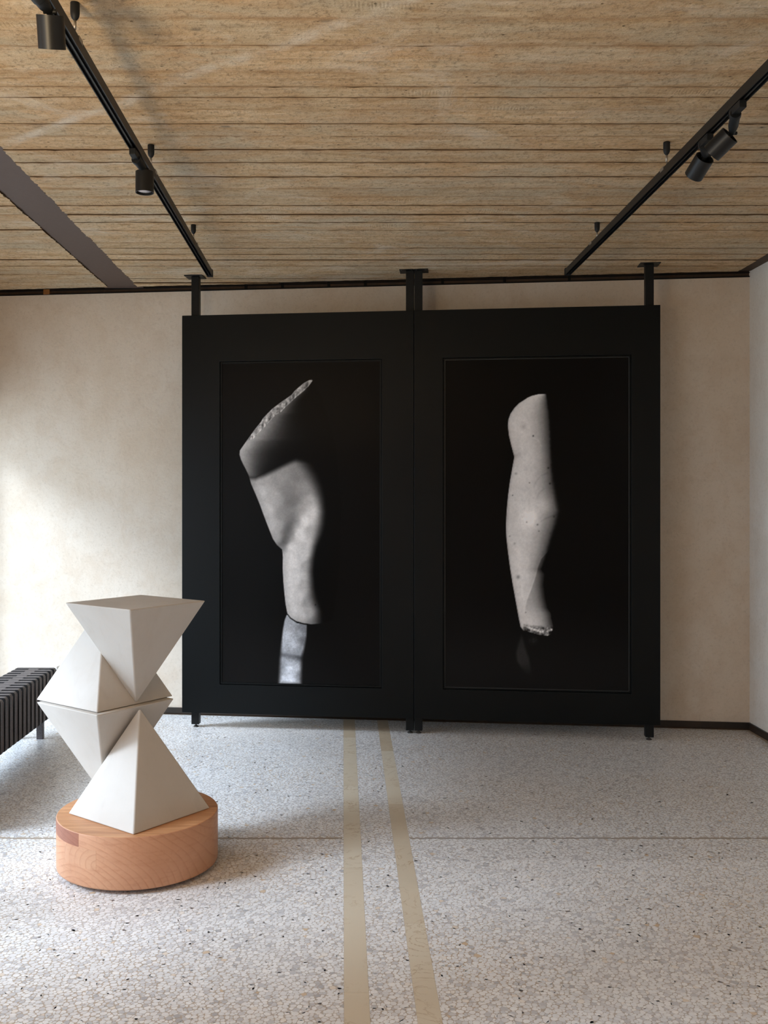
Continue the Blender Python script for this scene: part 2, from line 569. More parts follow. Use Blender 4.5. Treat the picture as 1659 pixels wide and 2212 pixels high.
# left wall with its window openings
bm = bmesh.new()
yend = wall_y(LEFT_X)
ws = sorted(WINDOWS)
edges = [NEAR_Y]
for w in ws:
    edges += [w[0], w[1]]
edges.append(yend + 0.05)
for i in range(0, len(edges), 2):
    box(bm, LEFT_X - 0.35, LEFT_X, edges[i], edges[i + 1], -0.02, 3.0)
for (y0, y1, z0, z1) in ws:
    box(bm, LEFT_X - 0.35, LEFT_X, y0, y1, z1, 3.0)
    box(bm, LEFT_X - 0.35, LEFT_X, y0, y1, -0.02, z0)
struct(obj('wall_left', bm, M_PLASTER))
for i, (y0, y1, z0, z1) in enumerate(ws):
    bm = bmesh.new()
    w = 0.045
    box(bm, LEFT_X - 0.26, LEFT_X - 0.20, y0, y0 + w, z0, z1)
    box(bm, LEFT_X - 0.26, LEFT_X - 0.20, y1 - w, y1, z0, z1)
    box(bm, LEFT_X - 0.26, LEFT_X - 0.20, y0 + w, y1 - w, z0, z0 + w)
    box(bm, LEFT_X - 0.26, LEFT_X - 0.20, y0 + w, y1 - w, z1 - w, z1)
    for m_ in range(1, 4):
        ym = y0 + (y1 - y0) * m_ / 4
        box(bm, LEFT_X - 0.26, LEFT_X - 0.20, ym - 0.02, ym + 0.02, z0 + w, z1 - w)
    struct(obj('window_%d' % (i + 1), bm, M_STEEL_BROWN))
# the courtyard outside the windows
bm = bmesh.new()
box(bm, -40, LEFT_X - 0.4, -20, 26, -0.2, -0.05)
struct(obj('floor_outside', bm, mat_flat('courtyard_gravel', (0.68, 0.67, 0.65), 0.9, 0.1, 0, 0.3, 30, 0.2)))
# ceiling: slab with every formwork board cast in it
ceiling_bm = bmesh.new()
box(ceiling_bm, LEFT_X - 0.35, RIGHT_X + 0.25, NEAR_Y - 0.25, wall_y(LEFT_X) + 0.3, CEIL + 0.016, CEIL + 0.2)
ceiling = struct(obj('ceiling', ceiling_bm, M_JOINT))
BEAM = (-1.607, -1.400)
joints = [1.30, 1.47, 1.64, 1.80, 1.97, 2.13, 2.28, 2.44, 2.60, 2.745, 2.895, 3.074, 3.266, 3.39, 3.472, 3.58, 3.72, 3.853, 4.003, 4.153, 4.334, 4.50, 4.635,
          4.77, 4.92, 5.05, 5.20, 5.33, 5.48, 5.60, 5.74, 5.87, 6.01, 6.13, 6.26, 6.38, 6.50, 6.63, 6.76]
y = 1.30
back = []
while y > NEAR_Y:
    y -= random.uniform(0.14, 0.19)
    back.append(y)
joints = back[::-1] + joints


def jitter_line(y, xs, amp, seed):
    r = random.Random(seed)
    out = []
    w = 0.0
    for _ in xs:
        w = 0.75 * w + r.uniform(-amp, amp) * 0.6
        out.append(y + w + (r.uniform(-amp, amp) if r.random() < 0.15 else 0))
    return out


def ragged(seed, x, amp):
    """ragged concrete edge along the steel flange: offset in x for a given y"""
    r = random.Random(seed)
    ph = [r.uniform(0, 6.28) for _ in range(6)]
    fr = [r.uniform(3, 9), r.uniform(9, 20), r.uniform(20, 45), r.uniform(45, 80), r.uniform(90, 140), r.uniform(150, 220)]
    am = [0.10, 0.15, 0.22, 0.3, 0.35, 0.35]
    return lambda y: x + amp * sum(a * sin(f * y + p) for a, f, p in zip(am, fr, ph))


EDGE_R = ragged(3, BEAM[1], 0.0065)
EDGE_L = ragged(5, BEAM[0], 0.005)


def ceil_end(x):
    return wall_y(x) - 0.075


def board(xa, xb, k, ya, yb, seed, leftedge=None, rightedge=None):
    n = max(6, int((xb - xa) / 0.035))
    xs = [xa + (xb - xa) * i / n for i in range(n + 1)]
    r = random.Random(seed * 31 + k)
    g0 = r.choice((0.0008, 0.0014, 0.0022, 0.0040))
    lo = [v + g0 * r.uniform(0.2, 1.5) + (r.uniform(0.002, 0.006) if r.random() < 0.06 else 0) for v in jitter_line(ya, xs, 0.0024, k * 2 + 1)]
    hi = [v - 0.0008 for v in jitter_line(yb, xs, 0.0024, (k + 1) * 2 + 1)]
    zoff = r.uniform(-0.0040, 0.0035)
    tilt = r.uniform(-0.0025, 0.0025)
    m = 8
    bm = bmesh.new()
    edge = bm.verts.layers.float.new('across')
    grid = []
    for i, x in enumerate(xs):
        a, b = lo[i], hi[i]
        e = ceil_end(x) + r.uniform(-0.006, 0.006)
        a, b = min(a, e), min(b, e)
        col = []
        for j in range(m + 1):
            f = j / m
            y = a + (b - a) * f
            xx = x
            if i == 0 and leftedge: xx = leftedge(y)
            if i == n and rightedge: xx = rightedge(y)
            z = CEIL + zoff + tilt * (f - 0.5) + r.uniform(-0.0006, 0.0006)
            if j in (0, m): z += 0.0015
            col.append(bm.verts.new((xx, y, z)))
        up0 = bm.verts.new((col[0].co.x, col[0].co.y, CEIL + 0.017))
        up1 = bm.verts.new((col[-1].co.x, col[-1].co.y, CEIL + 0.017))
        grid.append([up0] + col + [up1])
    for i in range(n):
        for j in range(m + 2):
            q = (grid[i][j], grid[i][j + 1], grid[i + 1][j + 1], grid[i + 1][j])
            try:
                bm.faces.new(q)
            except ValueError:
                pass
    bm.faces.new(grid[0]); bm.faces.new(grid[-1][::-1])
    for row in grid:
        for j, v in enumerate(row):
            v[edge] = min(max(j - 1, 0), m) / m
    bmesh.ops.dissolve_degenerate(bm, dist=1e-5, edges=bm.edges)
    for f in bm.faces:
        f.normal_update()
        if abs(f.normal.z) < 0.6:
            f.material_index = 1
    o = obj('board', bm, M_BOARD, ceiling)
    o.data.materials.append(M_JOINT)
    return o


for k in range(len(joints) - 1):
    ya, yb = joints[k], joints[k + 1]
    xr_lim = RIGHT_X - 0.10
    # trim against the askew back wall
    def xmax(y):                     # largest x whose ceiling end still lies beyond y
        return (6.5244 - 0.075 - y) / 0.1184
    xr1 = min(xr_lim, xmax(ya) - 0.002)
    if xr1 > BEAM[1] + 0.1:
        board(BEAM[1], xr1, k, ya, yb, 1, leftedge=EDGE_R)
    if ya < wall_y(LEFT_X):
        xl1 = min(BEAM[0], xmax(ya) - 0.002)
        if xl1 > LEFT_X + 0.1:
            board(LEFT_X, xl1, k, ya, yb, 2, rightedge=EDGE_L)

# steel flange of the beam flush in the ceiling
bm = bmesh.new()
box(bm, BEAM[0] - 0.03, BEAM[1] + 0.03, NEAR_Y, wall_y(-1.5) - 0.01, CEIL + 0.006, CEIL + 0.030)
struct(setp(obj('trim_1', bm, M_STEEL_BROWN), 'flat brown steel beam flange set flush in the concrete ceiling'))

# recess along the top of the back wall: channel, lips, brackets, a timber block
ANG = math.atan(-0.1184)
t2 = empty('trim_2', (0, 6.5244, 0), ANG)
struct(t2)
setp(t2, 'dark steel channel in the gap between back wall and ceiling')
u0, u1 = -3.05, 2.66
bm = bmesh.new(); box(bm, u0, u1, 0.008, 0.20, 2.89, 3.02)
obj('channel_web', bm, M_GAP, t2)
bm = bmesh.new(); box(bm, u0, u1, -0.004, 0.035, 2.895, 2.903)
obj('lower_lip', bm, M_GAPBLACK, t2)
bm = bmesh.new(); box(bm, u0, u1, -0.045, 0.035, 2.934, 2.950)
obj('upper_lip', bm, M_GAPBLACK, t2)
bm = bmesh.new(); box(bm, u0, u1, -0.002, 0.010, 2.922, 2.928)
obj('rail', bm, M_GAPBLACK, t2)
for px in (531, 610, 710, 789, 956, 1090, 1230):
    r = (px - 741) / 2100
    Yw = 6.5244 / (1 + 0.1184 * r)
    u = r * Yw * math.sqrt(1 + 0.1184 ** 2)
    bm = bmesh.new(); box(bm, u - 0.009, u + 0.009, -0.002, 0.04, 2.900, 2.940)
    obj('bracket', bm, M_GAPBLACK, t2)
r = (101 - 741) / 2100
u = r * 6.5244 / (1 + 0.1184 * r) * 1.007
bm = bmesh.new(); box(bm, u - 0.023, u + 0.023, -0.006, 0.04, 2.899, 2.9345)
setp(obj('timber_block', bm, M_ORANGE, t2, bevel=0.002), 'small orange-brown timber block wedged in the channel')

# recess along the right wall
bm = bmesh.new()
box(bm, RIGHT_X - 0.105, RIGHT_X + 0.02, NEAR_Y, wall_y(RIGHT_X) - 0.02, CEIL + 0.012, CEIL + 0.06)
struct(setp(obj('trim_3', bm, M_GAP), 'dark brown steel strip between right wall and ceiling'))

# skirting
sk = empty('baseboard_back', (0, 6.5244, 0), ANG)
struct(sk)
bm = bmesh.new(); box(bm, -2.85, 2.640, -0.012, 0.01, 0.010, 0.048)
obj('skirting_strip', bm, M_SKIRT, sk, bevel=0.0015)
bm = bmesh.new(); box(bm, -2.85, 2.640, -0.005, 0.01, 0.0, 0.010)
obj('packing_strip', bm, M_GAP, sk)
sr = empty('baseboard_right', (RIGHT_X, 0, 0))
struct(sr)
bm = bmesh.new(); box(bm, -0.012, 0.01, NEAR_Y, wall_y(RIGHT_X) - 0.013, 0.008, 0.048)
obj('skirting_strip', bm, M_SKIRT, sr, bevel=0.0015)
bm = bmesh.new(); box(bm, -0.005, 0.01, NEAR_Y, wall_y(RIGHT_X) - 0.013, 0.0, 0.008)
obj('packing_strip', bm, M_GAP, sr)

# ------------------------------------------------------------------ floor finish
S1 = lambda y: (0.003, 0.0775)
def S2(y):
    a = 0.2125 + 0.0040 * (y - 2.76)
    return (a, a + 0.0705)
JOINT_Y = 4.252
def slab(fn, ya, yb):
    bm = bmesh.new()
    g = 0.0007
    a0, a1 = fn(ya); b0, b1 = fn(yb)
    prism(bm, [(a0, ya + g), (a1, ya + g), (b1, yb - g), (b0, yb - g)], -0.004, 0.0006)
    return obj('marble_slab', bm, M_MARBLE, floor)
for fn, cuts in ((S1, [NEAR_Y, -1.4, -0.2, 0.95, 2.0, 2.93, 3.915, 5.02, 6.02, 6.51]), (S2, [NEAR_Y, -1.7, -0.5, 0.6, 1.6, 2.52, 3.405, 4.72, 5.7, 6.49])):
    for a, b in zip(cuts[:-1], cuts[1:]):
        slab(fn, a, b)
for xa, xb in ((LEFT_X, 0.001), (0.2125 + 0.004 * 1.49 + 0.0725, RIGHT_X)):
    bm = bmesh.new()
    box(bm, xa, xb, JOINT_Y - 0.0012, JOINT_Y + 0.0012, -0.003, 0.0004)
    obj('expansion_joint', bm, mat_flat('joint_filler', (0.05, 0.04, 0.03), 0.7, 0.2), floor)


def terrazzo():
    cell = 0.0158
    X0, X1, Y0, Y1 = LEFT_X, RIGHT_X, 2.0, 6.84
    nx, ny = int((X1 - X0) / cell) + 1, int((Y1 - Y0) / (cell * 0.9)) + 1
    gx, gy = np.meshgrid(np.arange(nx), np.arange(ny))
    px = X0 + (gx + 0.5 * (gy % 2)) * cell + RNG.uniform(-0.46, 0.46, gx.shape) * cell
    py = Y0 + gy * cell * 0.9 + RNG.uniform(-0.46, 0.46, gx.shape) * cell * 0.9
    wt = (RNG.random(gx.shape) ** 2.0 - 0.33) * (cell ** 2) * 0.55
    K = 9
    ang0 = RNG.uniform(0, 2 * pi, gx.shape)
    offs = [(i, j) for i in range(-2, 3) for j in range(-2, 3) if (i, j) != (0, 0)]
    inv = np.zeros(gx.shape + (K,))          # soft-min of the cell radius -> rounded corners
    ths = ang0[..., None] + np.arange(K) * 2 * pi / K
    P = 9.0
    for (i, j) in offs:
        qx = np.roll(np.roll(px, -j, 0), -i, 1); qy = np.roll(np.roll(py, -j, 0), -i, 1); qw = np.roll(np.roll(wt, -j, 0), -i, 1)
        dx, dy = qx - px, qy - py
        d = np.sqrt(dx * dx + dy * dy)
        ok = d < 6 * cell
        d = np.maximum(d, 1e-5)
        rad = np.maximum((d * d + wt - qw) / (2 * d), 0.0006)
        c = np.cos(ths - np.arctan2(dy, dx)[..., None])
        q = np.where((c > 0.05) & ok[..., None], np.maximum(c, 0.05) / rad[..., None], 0.0)
        inv += q ** P
    R = 1.0 / np.maximum(inv, 1e-9) ** (1 / P)
    shrink = RNG.uniform(0.90, 1.08, gx.shape)
    R = np.clip(R * shrink[..., None] - 0.00055, 0.0009, 0.016)
    vx = px[..., None] + R * np.cos(ths)
    vy = py[..., None] + R * np.sin(ths)
    size = R.mean(-1)
    cx, cy = px, py
    keep = (size > 0.0019) & (vx.min(-1) > LEFT_X + 0.001) & (vx.max(-1) < RIGHT_X - 0.014) & (vy.max(-1) < wall_y(cx) - 0.016)
    for fn in (S1, S2):
        a0, a1 = fn(cy)
        e0 = np.broadcast_to(a0 - 0.0006, cx.shape)[..., None]
        e1 = np.broadcast_to(a1 + 0.0006, cx.shape)[..., None]
        lf = (cx < (a0 + a1) / 2)[..., None]
        keep &= ~((vx.min(-1) > e0[..., 0] - 0.002) & (vx.max(-1) < e1[..., 0] + 0.002))
        vx = np.where(lf, np.minimum(vx, e0), np.maximum(vx, e1))
    side = (cx < 0.0) | (cx > 0.29)
    keep &= ~(side & (vy.max(-1) > JOINT_Y - 0.0025) & (vy.min(-1) < JOINT_Y + 0.0025))
    keep[:2] = keep[-2:] = False; keep[:, :2] = keep[:, -2:] = False
    vx, vy, cy, cx, size = vx[keep], vy[keep], cy[keep], cx[keep], size[keep]
    N = len(cx)
    u = RNG.random(N)
    tone = np.where((u < 0.006) & (size < 0.0066), RNG.uniform(0.0, 0.03, N),
           np.where(u < 0.02, RNG.uniform(0.05, 0.2, N),
           np.where(u < 0.27, RNG.uniform(0.2, 0.55, N),
           np.where(u < 0.985, RNG.uniform(0.55, 0.96, N), RNG.uniform(0.97, 1.0, N)))))
    # the 300 largest in view become parts of their own
    sx = 741 + 2100 * cx / cy; sy = 1070 + 2100 * 1.5 / cy
    area = size ** 2 / cy ** 3
    vis = (sx > 6) & (sx < 1652) & (sy < 2204) & (sy > 1560)
    inplinth = (cx + 0.835) ** 2 + (cy - 3.97) ** 2 < 0.34 ** 2
    area = np.where(vis & ~inplinth, area, 0)
    order = np.argsort(-area)
    single = np.zeros(N, bool); single[order[:300]] = True
    TOP = 0.00045
    # tops only far away, with skirts near the camera
    def build(sel, skirt):
        n = len(sel)
        vxs, vys = vx[sel], vy[sel]
        top = np.stack([vxs, vys, np.full_like(vxs, TOP)], -1).reshape(-1, 3)
        base = np.arange(n)[:, None] * K + np.arange(K)[None]
        loops = base.reshape(-1)
        starts = np.arange(n) * K
        totals = np.full(n, K)
        tn = tone[sel]
        verts = top
        if skirt:
            bot = top.copy(); bot[:, 2] = -0.0003
            verts = np.concatenate([top, bot])
            nxt = np.roll(base, -1, 1)
            quads = np.stack([base, base + n * K, nxt + n * K, nxt], -1).reshape(-1, 4)
            loops = np.concatenate([loops, quads.reshape(-1)])
            starts = np.concatenate([starts, n * K + np.arange(len(quads)) * 4])
            totals = np.concatenate([totals, np.full(len(quads), 4)])
            tn = np.concatenate([tn, np.repeat(tn, K)])
        me = bpy.data.meshes.new('terrazzo_chips')
        me.vertices.add(len(verts)); me.vertices.foreach_set('co', verts.astype(np.float32).reshape(-1))
        me.loops.add(len(loops)); me.loops.foreach_set('vertex_index', loops.astype(np.int32))
        me.polygons.add(len(starts)); me.polygons.foreach_set('loop_start', starts.astype(np.int32))
        me.update(calc_edges=True)
        me.shade_flat()
        at = me.attributes.new('tone', 'FLOAT', 'FACE')
        at.data.foreach_set('value', tn.astype(np.float32))
        return me
    rest = ~single
    near = np.where(rest & (cy < 4.0))[0]
    far = np.where(rest & (cy >= 4.0))[0]
    for sel, sk_ in ((near, True), (far, False)):
        o = link('terrazzo_chips', build(sel, sk_), M_PEBBLE, floor)
        o['kind'] = 'stuff'
    for i in np.where(single)[0]:
        me = build(np.array([i]), True)
        link('pebble', me, M_PEBBLE, floor)


terrazzo()

# ------------------------------------------------------------------ black display panels
PA = math.atan(-0.1195)
P0 = Vector((0.4431, 6.135 - 0.1195 * 0.4431, 0))      # seam, on the front face


def rect_ring(bm, o, i, y0, y1):
    """rectangular frame between outer o and inner i rect (u0,u1,z0,z1), from depth y0 (front) to y1"""
    def rect(r, y): return [bm.verts.new(p) for p in ((r[0], y, r[2]), (r[1], y, r[2]), (r[1], y, r[3]), (r[0], y, r[3]))]
    of, inf, ob, ib = rect(o, y0), rect(i, y0), rect(o, y1), rect(i, y1)
    for k in range(4):
        j = (k + 1) % 4
        bm.faces.new((of[k], of[j], inf[j], inf[k]))
        bm.faces.new((ob[k], ib[k], ib[j], ob[j]))
        bm.faces.new((of[k], ob[k], ob[j], of[j]))
        bm.faces.new((inf[k], inf[j], ib[j], ib[k]))


def display_panel(u0, u1, win, posts, plates, label):
    root = empty('display_panel', P0, PA)
    setp(root, label, 'panel', 'black display panels')
    z0, z1 = 0.103, 2.657
    bm = bmesh.new()
    rect_ring(bm, (u0, u1, z0, z1), win, 0.0, 0.022)
    obj('face_board', bm, M_PANEL, root, bevel=0.0015, seg=2)
    bm = bmesh.new()
    box(bm, u0 + 0.003, u1 - 0.003, 0.0225, 0.030, z0 + 0.003, z1 - 0.003)
    obj('back_board', bm, M_PANEL, root)
    for (pu, (q0, q1)) in zip(posts, plates):
        bm = bmesh.new()
        box(bm, pu - 0.025, pu + 0.025, 0.031, 0.081, 0.020, CEIL - 0.006)
        obj('steel_post', bm, M_STEELPOST, root, bevel=0.003, seg=2)
        bm = bmesh.new()
        box(bm, q0, q1, 0.000, 0.115, CEIL - 0.0062, CEIL + 0.001)
        pl = obj('ceiling_plate', bm, M_STEELPOST, root, bevel=0.001)
        for bx, by in ((q0 + 0.014, 0.014), (q1 - 0.014, 0.014)):
            bm = bmesh.new()
            M = Matrix.Translation((bx, by, CEIL - 0.0085))
            lathe(bm, [(0.0045, 0), (0.0055, 0.001), (0.0055, 0.0025)], 8, M)
            obj('bolt', bm, M_FOOT, pl)
        bm = bmesh.new()
        M = Matrix.Translation((pu, 0.056, 0.0))
        lathe(bm, [(0.0, 0.0006), (0.017, 0.0006), (0.018, 0.004), (0.012, 0.009), (0.006, 0.010), (0.006, 0.022)], 16, M)
        obj('levelling_foot', bm, M_FOOT, root, smooth=False)
    return root


WIN_L = (-1.2415, -0.2015, 0.288, 2.357)
WIN_R = (0.1815, 1.3235, 0.291, 2.357)
display_panel(-1.4905, -0.0015, WIN_L, (-1.413, -0.0265), ((-1.478, -1.36), (-0.092, -0.001)),
              'left black display panel on steel posts, holding the picture of the bent torso fragment')
display_panel(0.0015, 1.495, WIN_R, (0.0265, 1.438), ((0.001, 0.088), (1.378, 1.50)),
              'right black display panel on steel posts, holding the picture of the upright arm fragment')


# --- the two photographs: greyscale ink computed on a fine grid
def smooth_noise(h, w, cells, seed):
    r = np.random.default_rng(seed)
    g = r.random((cells[1] + 2, cells[0] + 2))
    yy = np.linspace(0, cells[1], h); xx = np.linspace(0, cells[0], w)
    y0 = yy.astype(int); x0 = xx.astype(int)
    fy = yy - y0; fx = xx - x0
    fy = (fy * fy * (3 - 2 * fy))[:, None]; fx = (fx * fx * (3 - 2 * fx))[None]
    a = g[y0][:, x0]; b = g[y0][:, x0 + 1]; c = g[y0 + 1][:, x0]; d = g[y0 + 1][:, x0 + 1]
    return (a * (1 - fx) + b * fx) * (1 - fy) + (c * (1 - fx) + d * fx) * fy


def poly_sd(X, Y, pts):
    """signed distance, positive inside"""
    pts = np.array(pts, float)
    d = np.full(X.shape, 1e9)
    ins = np.zeros(X.shape, bool)
    for (x0, y0), (x1, y1) in zip(pts, np.roll(pts, -1, 0)):
        ex, ey = x1 - x0, y1 - y0
        t = np.clip(((X - x0) * ex + (Y - y0) * ey) / (ex * ex + ey * ey + 1e-9), 0, 1)
        d = np.minimum(d, np.hypot(X - x0 - t * ex, Y - y0 - t * ey))
        cond = (y0 > Y) != (y1 > Y)
        xi = x0 + (Y - y0) * ex / (ey if abs(ey) > 1e-9 else 1e-9)
        ins ^= cond & (X < xi)
    return np.where(ins, d, -d)


def sstep(a, b, x):
    t = np.clip((x - a) / (b - a), 0, 1)
    return t * t * (3 - 2 * t)


def shepard(X, Y, ctl, p=3.2, aniso=1.0):
    num = np.zeros(X.shape); den = np.zeros(X.shape)
    for (x, y, v) in ctl:
        w = 1.0 / ((X - x) ** 2 + (aniso * (Y - y)) ** 2 + 240) ** (p / 2)
        num += w * v; den += w
    return num / den


def interp_rows(Y, pts):
    pts = sorted((b, a) for a, b in pts)
    return np.interp(Y, [p[0] for p in pts], [p[1] for p in pts])


def torso_ink(nx, ny):
    X, Y = np.meshgrid(np.linspace(45, 1090, nx), np.linspace(55, 2160, ny))
    nz = smooth_noise(ny, nx, (18, 36), 1) - 0.5
    n2 = smooth_noise(ny, nx, (70, 140), 2) - 0.5
    n3 = smooth_noise(ny, nx, (180, 360), 3) - 0.5
    bgv = 0.030 + 0.020 * sstep(1500, 2100, Y) + 0.012 * np.exp(-((X - 130) / 160) ** 2 - ((Y - 1000) / 300) ** 2)
    outline = [(645, 168), (628, 170), (590, 190), (556, 217), (530, 240), (510, 265), (470, 292), (440, 312), (415, 330), (380, 356), (350, 385), (318, 418), (306, 440), (280, 470), (258, 498),
               (235, 530), (205, 570), (180, 605), (164, 628), (161, 655), (172, 690), (186, 720), (200, 745), (222, 790), (240, 850), (275, 930), (300, 990), (318, 1040),
               (345, 1110), (385, 1210), (412, 1250), (447, 1280), (452, 1330), (450, 1400), (455, 1490), (462, 1570), (470, 1640), (482, 1700), (505, 1728),
               (540, 1750), (590, 1763), (640, 1768), (690, 1764), (780, 1740), (820, 1500), (840, 1000), (800, 600), (720, 300)]
    sd = poly_sd(X, Y, outline)
    mask = sstep(-2.5, 2.5, sd)
    # slabs of value over the lit body
    right = interp_rows(Y, [(560, 690), (600, 720), (645, 790), (680, 870), (702, 950), (712, 1030), (705, 1110), (690, 1180), (662, 1260), (646, 1340), (638, 1430), (642, 1530), (655, 1600), (684, 1680), (690, 1768)])
    soft = interp_rows(Y, [(90, 690), (80, 850), (55, 1000), (60, 1150), (40, 1300), (45, 1450), (55, 1600), (60, 1768)])
    rightm = 1 - sstep(-1.0, 0.75, (X - right) / soft)
    top = np.interp(X, [150, 215, 270, 330, 390, 460, 540, 620, 720], [792, 806, 812, 790, 762, 728, 690, 690, 720])
    topm = sstep(-26, 30, Y - top)
    ctl = [(235, 830, .66), (280, 900, .74), (330, 1020, .77), (375, 1130, .78), (420, 1220, .74), (445, 1262, .62),
           (330, 830, .64), (420, 820, .58), (400, 950, .66), (480, 870, .55), (560, 780, .50), (520, 960, .54), (450, 1060, .58), (420, 1130, .66), (470, 1150, .58),
           (470, 1225, .55), (500, 1180, .60), (540, 1100, .66), (570, 1020, .66), (600, 900, .58), (620, 960, .66), (640, 1040, .74), (600, 1090, .78), (560, 1180, .80), (500, 1260, .80), (640, 1150, .66),
           (470, 1330, .80), (520, 1350, .80), (580, 1330, .76), (620, 1380, .60), (480, 1480, .82), (540, 1480, .79), (590, 1500, .66), (490, 1600, .82), (550, 1600, .75), (620, 1620, .55),
           (510, 1690, .80), (570, 1710, .74), (630, 1700, .62), (660, 1740, .50)]
    body = shepard(X, Y, ctl, 4.2) * rightm * topm
    body = body * (1 - 0.34 * np.exp(-((X - 440 - 0.42 * (1260 - Y)) / 42) ** 2) * sstep(980, 1120, Y) * sstep(1290, 1235, Y))
    body = body * (1 - 0.16 * np.exp(-((X - 500) / 85) ** 2 - ((Y - 960) / 130) ** 2)) * (1 + 0.10 * np.exp(-((X - 600 + 0.45 * (Y - 1080)) / 60) ** 2 - ((Y - 1110) / 120) ** 2))
    body = body * (0.86 + 0.14 * sstep(0, 60, sd))
    # shadowed shoulder above: pale along the left edge, falling away to black
    xl = interp_rows(Y, [(640, 172), (590, 240), (540, 282), (470, 345), (440, 378), (400, 402), (330, 474), (290, 512), (255, 548), (208, 572), (180, 605), (164, 630), (161, 655), (172, 690), (195, 738), (222, 792), (230, 830)])
    wd = np.interp(Y, [200, 300, 400, 500, 560, 620, 700, 760, 830], [12, 30, 75, 125, 150, 140, 115, 85, 60])
    am = np.interp(Y, [200, 300, 400, 500, 600, 680, 740, 790, 830], [.10, .22, .42, .55, .66, .62, .50, .40, .40])
    shoulder = am * np.exp(-(np.maximum(X - xl, 0) / wd) ** 1.5) * (1 - topm) + 0.012
    val = np.maximum(body, shoulder)
    # rough broken face along the top
    lo = np.interp(X, [205, 260, 290, 330, 400, 440, 470, 540, 590, 620, 650], [566, 548, 512, 474, 402, 378, 345, 282, 240, 214, 172])
    slabm = sstep(-3, 3, lo - Y + 5 * nz) * sstep(200, 222, X)
    tex = 0.62 + 0.16 * nz + 0.34 * n2 + 0.16 * n3
    crack = sstep(0.16, 0.30, np.abs(smooth_noise(ny, nx, (46, 30), 8) - 0.5)) * sstep(-70, -14, Y - lo)
    tex = tex * (1 - 0.42 * crack) + 0.12 * sstep(-16, -4, Y - lo)
    tex *= 0.80 + 0.25 * sstep(640, 300, X)
    val = np.where(slabm > 0.01, val * (1 - slabm) + tex * slabm, val)
    rim = sstep(9, 1, sd) * sstep(780, 600, Y) * (X < 640)
    val = np.maximum(val, rim * 0.62)
    val = val * (1 + 0.06 * nz + 0.05 * n2 + 0.07 * n3)
    out = bgv * (1 - mask) + np.maximum(val, bgv * 0.6) * mask
    # rod below
    stub = [(480, 1700), (500, 1730), (545, 1756), (612, 1768), (610, 1850), (600, 1910), (582, 1985), (578, 2060), (574, 2165), (424, 2165), (428, 2060), (432, 1980), (440, 1900), (450, 1810), (462, 1745)]
    sds = poly_sd(X, Y, stub)
    edge = interp_rows(Y, [(5, 1700), (10, 1850), (22, 2000), (26, 2160)])
    sm = sstep(-0.6, 1.0, sds / edge) * sstep(-2, 3, Y - np.interp(X, [478, 505, 545, 612], [1706, 1735, 1761, 1773]))
    sv = shepard(X, Y, [(490, 1780, .64), (480, 1850, .72), (560, 1830, .62), (520, 1900, .74), (590, 1870, .40), (590, 1800, .45), (480, 1950, .62), (500, 1985, .58), (560, 1960, .55), (500, 2060, .80), (540, 2060, .72), (565, 2100, .5), (500, 2140, .84), (440, 2060, .55), (580, 1990, .35)])
    band = 1 - 0.30 * np.exp(-((Y - (1972 + 0.15 * (X - 450))) / 16) ** 2)
    sv = sv * band * (1 + 0.12 * n2 + 0.16 * n3)
    stubm = sm * (1 - mask)
    out = out * (1 - stubm) + sv * stubm
    cool = stubm
    gap = np.exp(-((Y - np.interp(X, [470, 482, 505, 540, 590, 640, 690], [1690, 1703, 1731, 1753, 1766, 1771, 1767])) / 4.0) ** 2) * sstep(468, 484, X) * sstep(640, 600, X)
    out = out * (1 - 0.9 * gap)
    dot = np.exp(-((X - 668) ** 2 + (Y - 1640) ** 2) / 30)
    out = out * (1 - 0.6 * dot)
    return out, cool


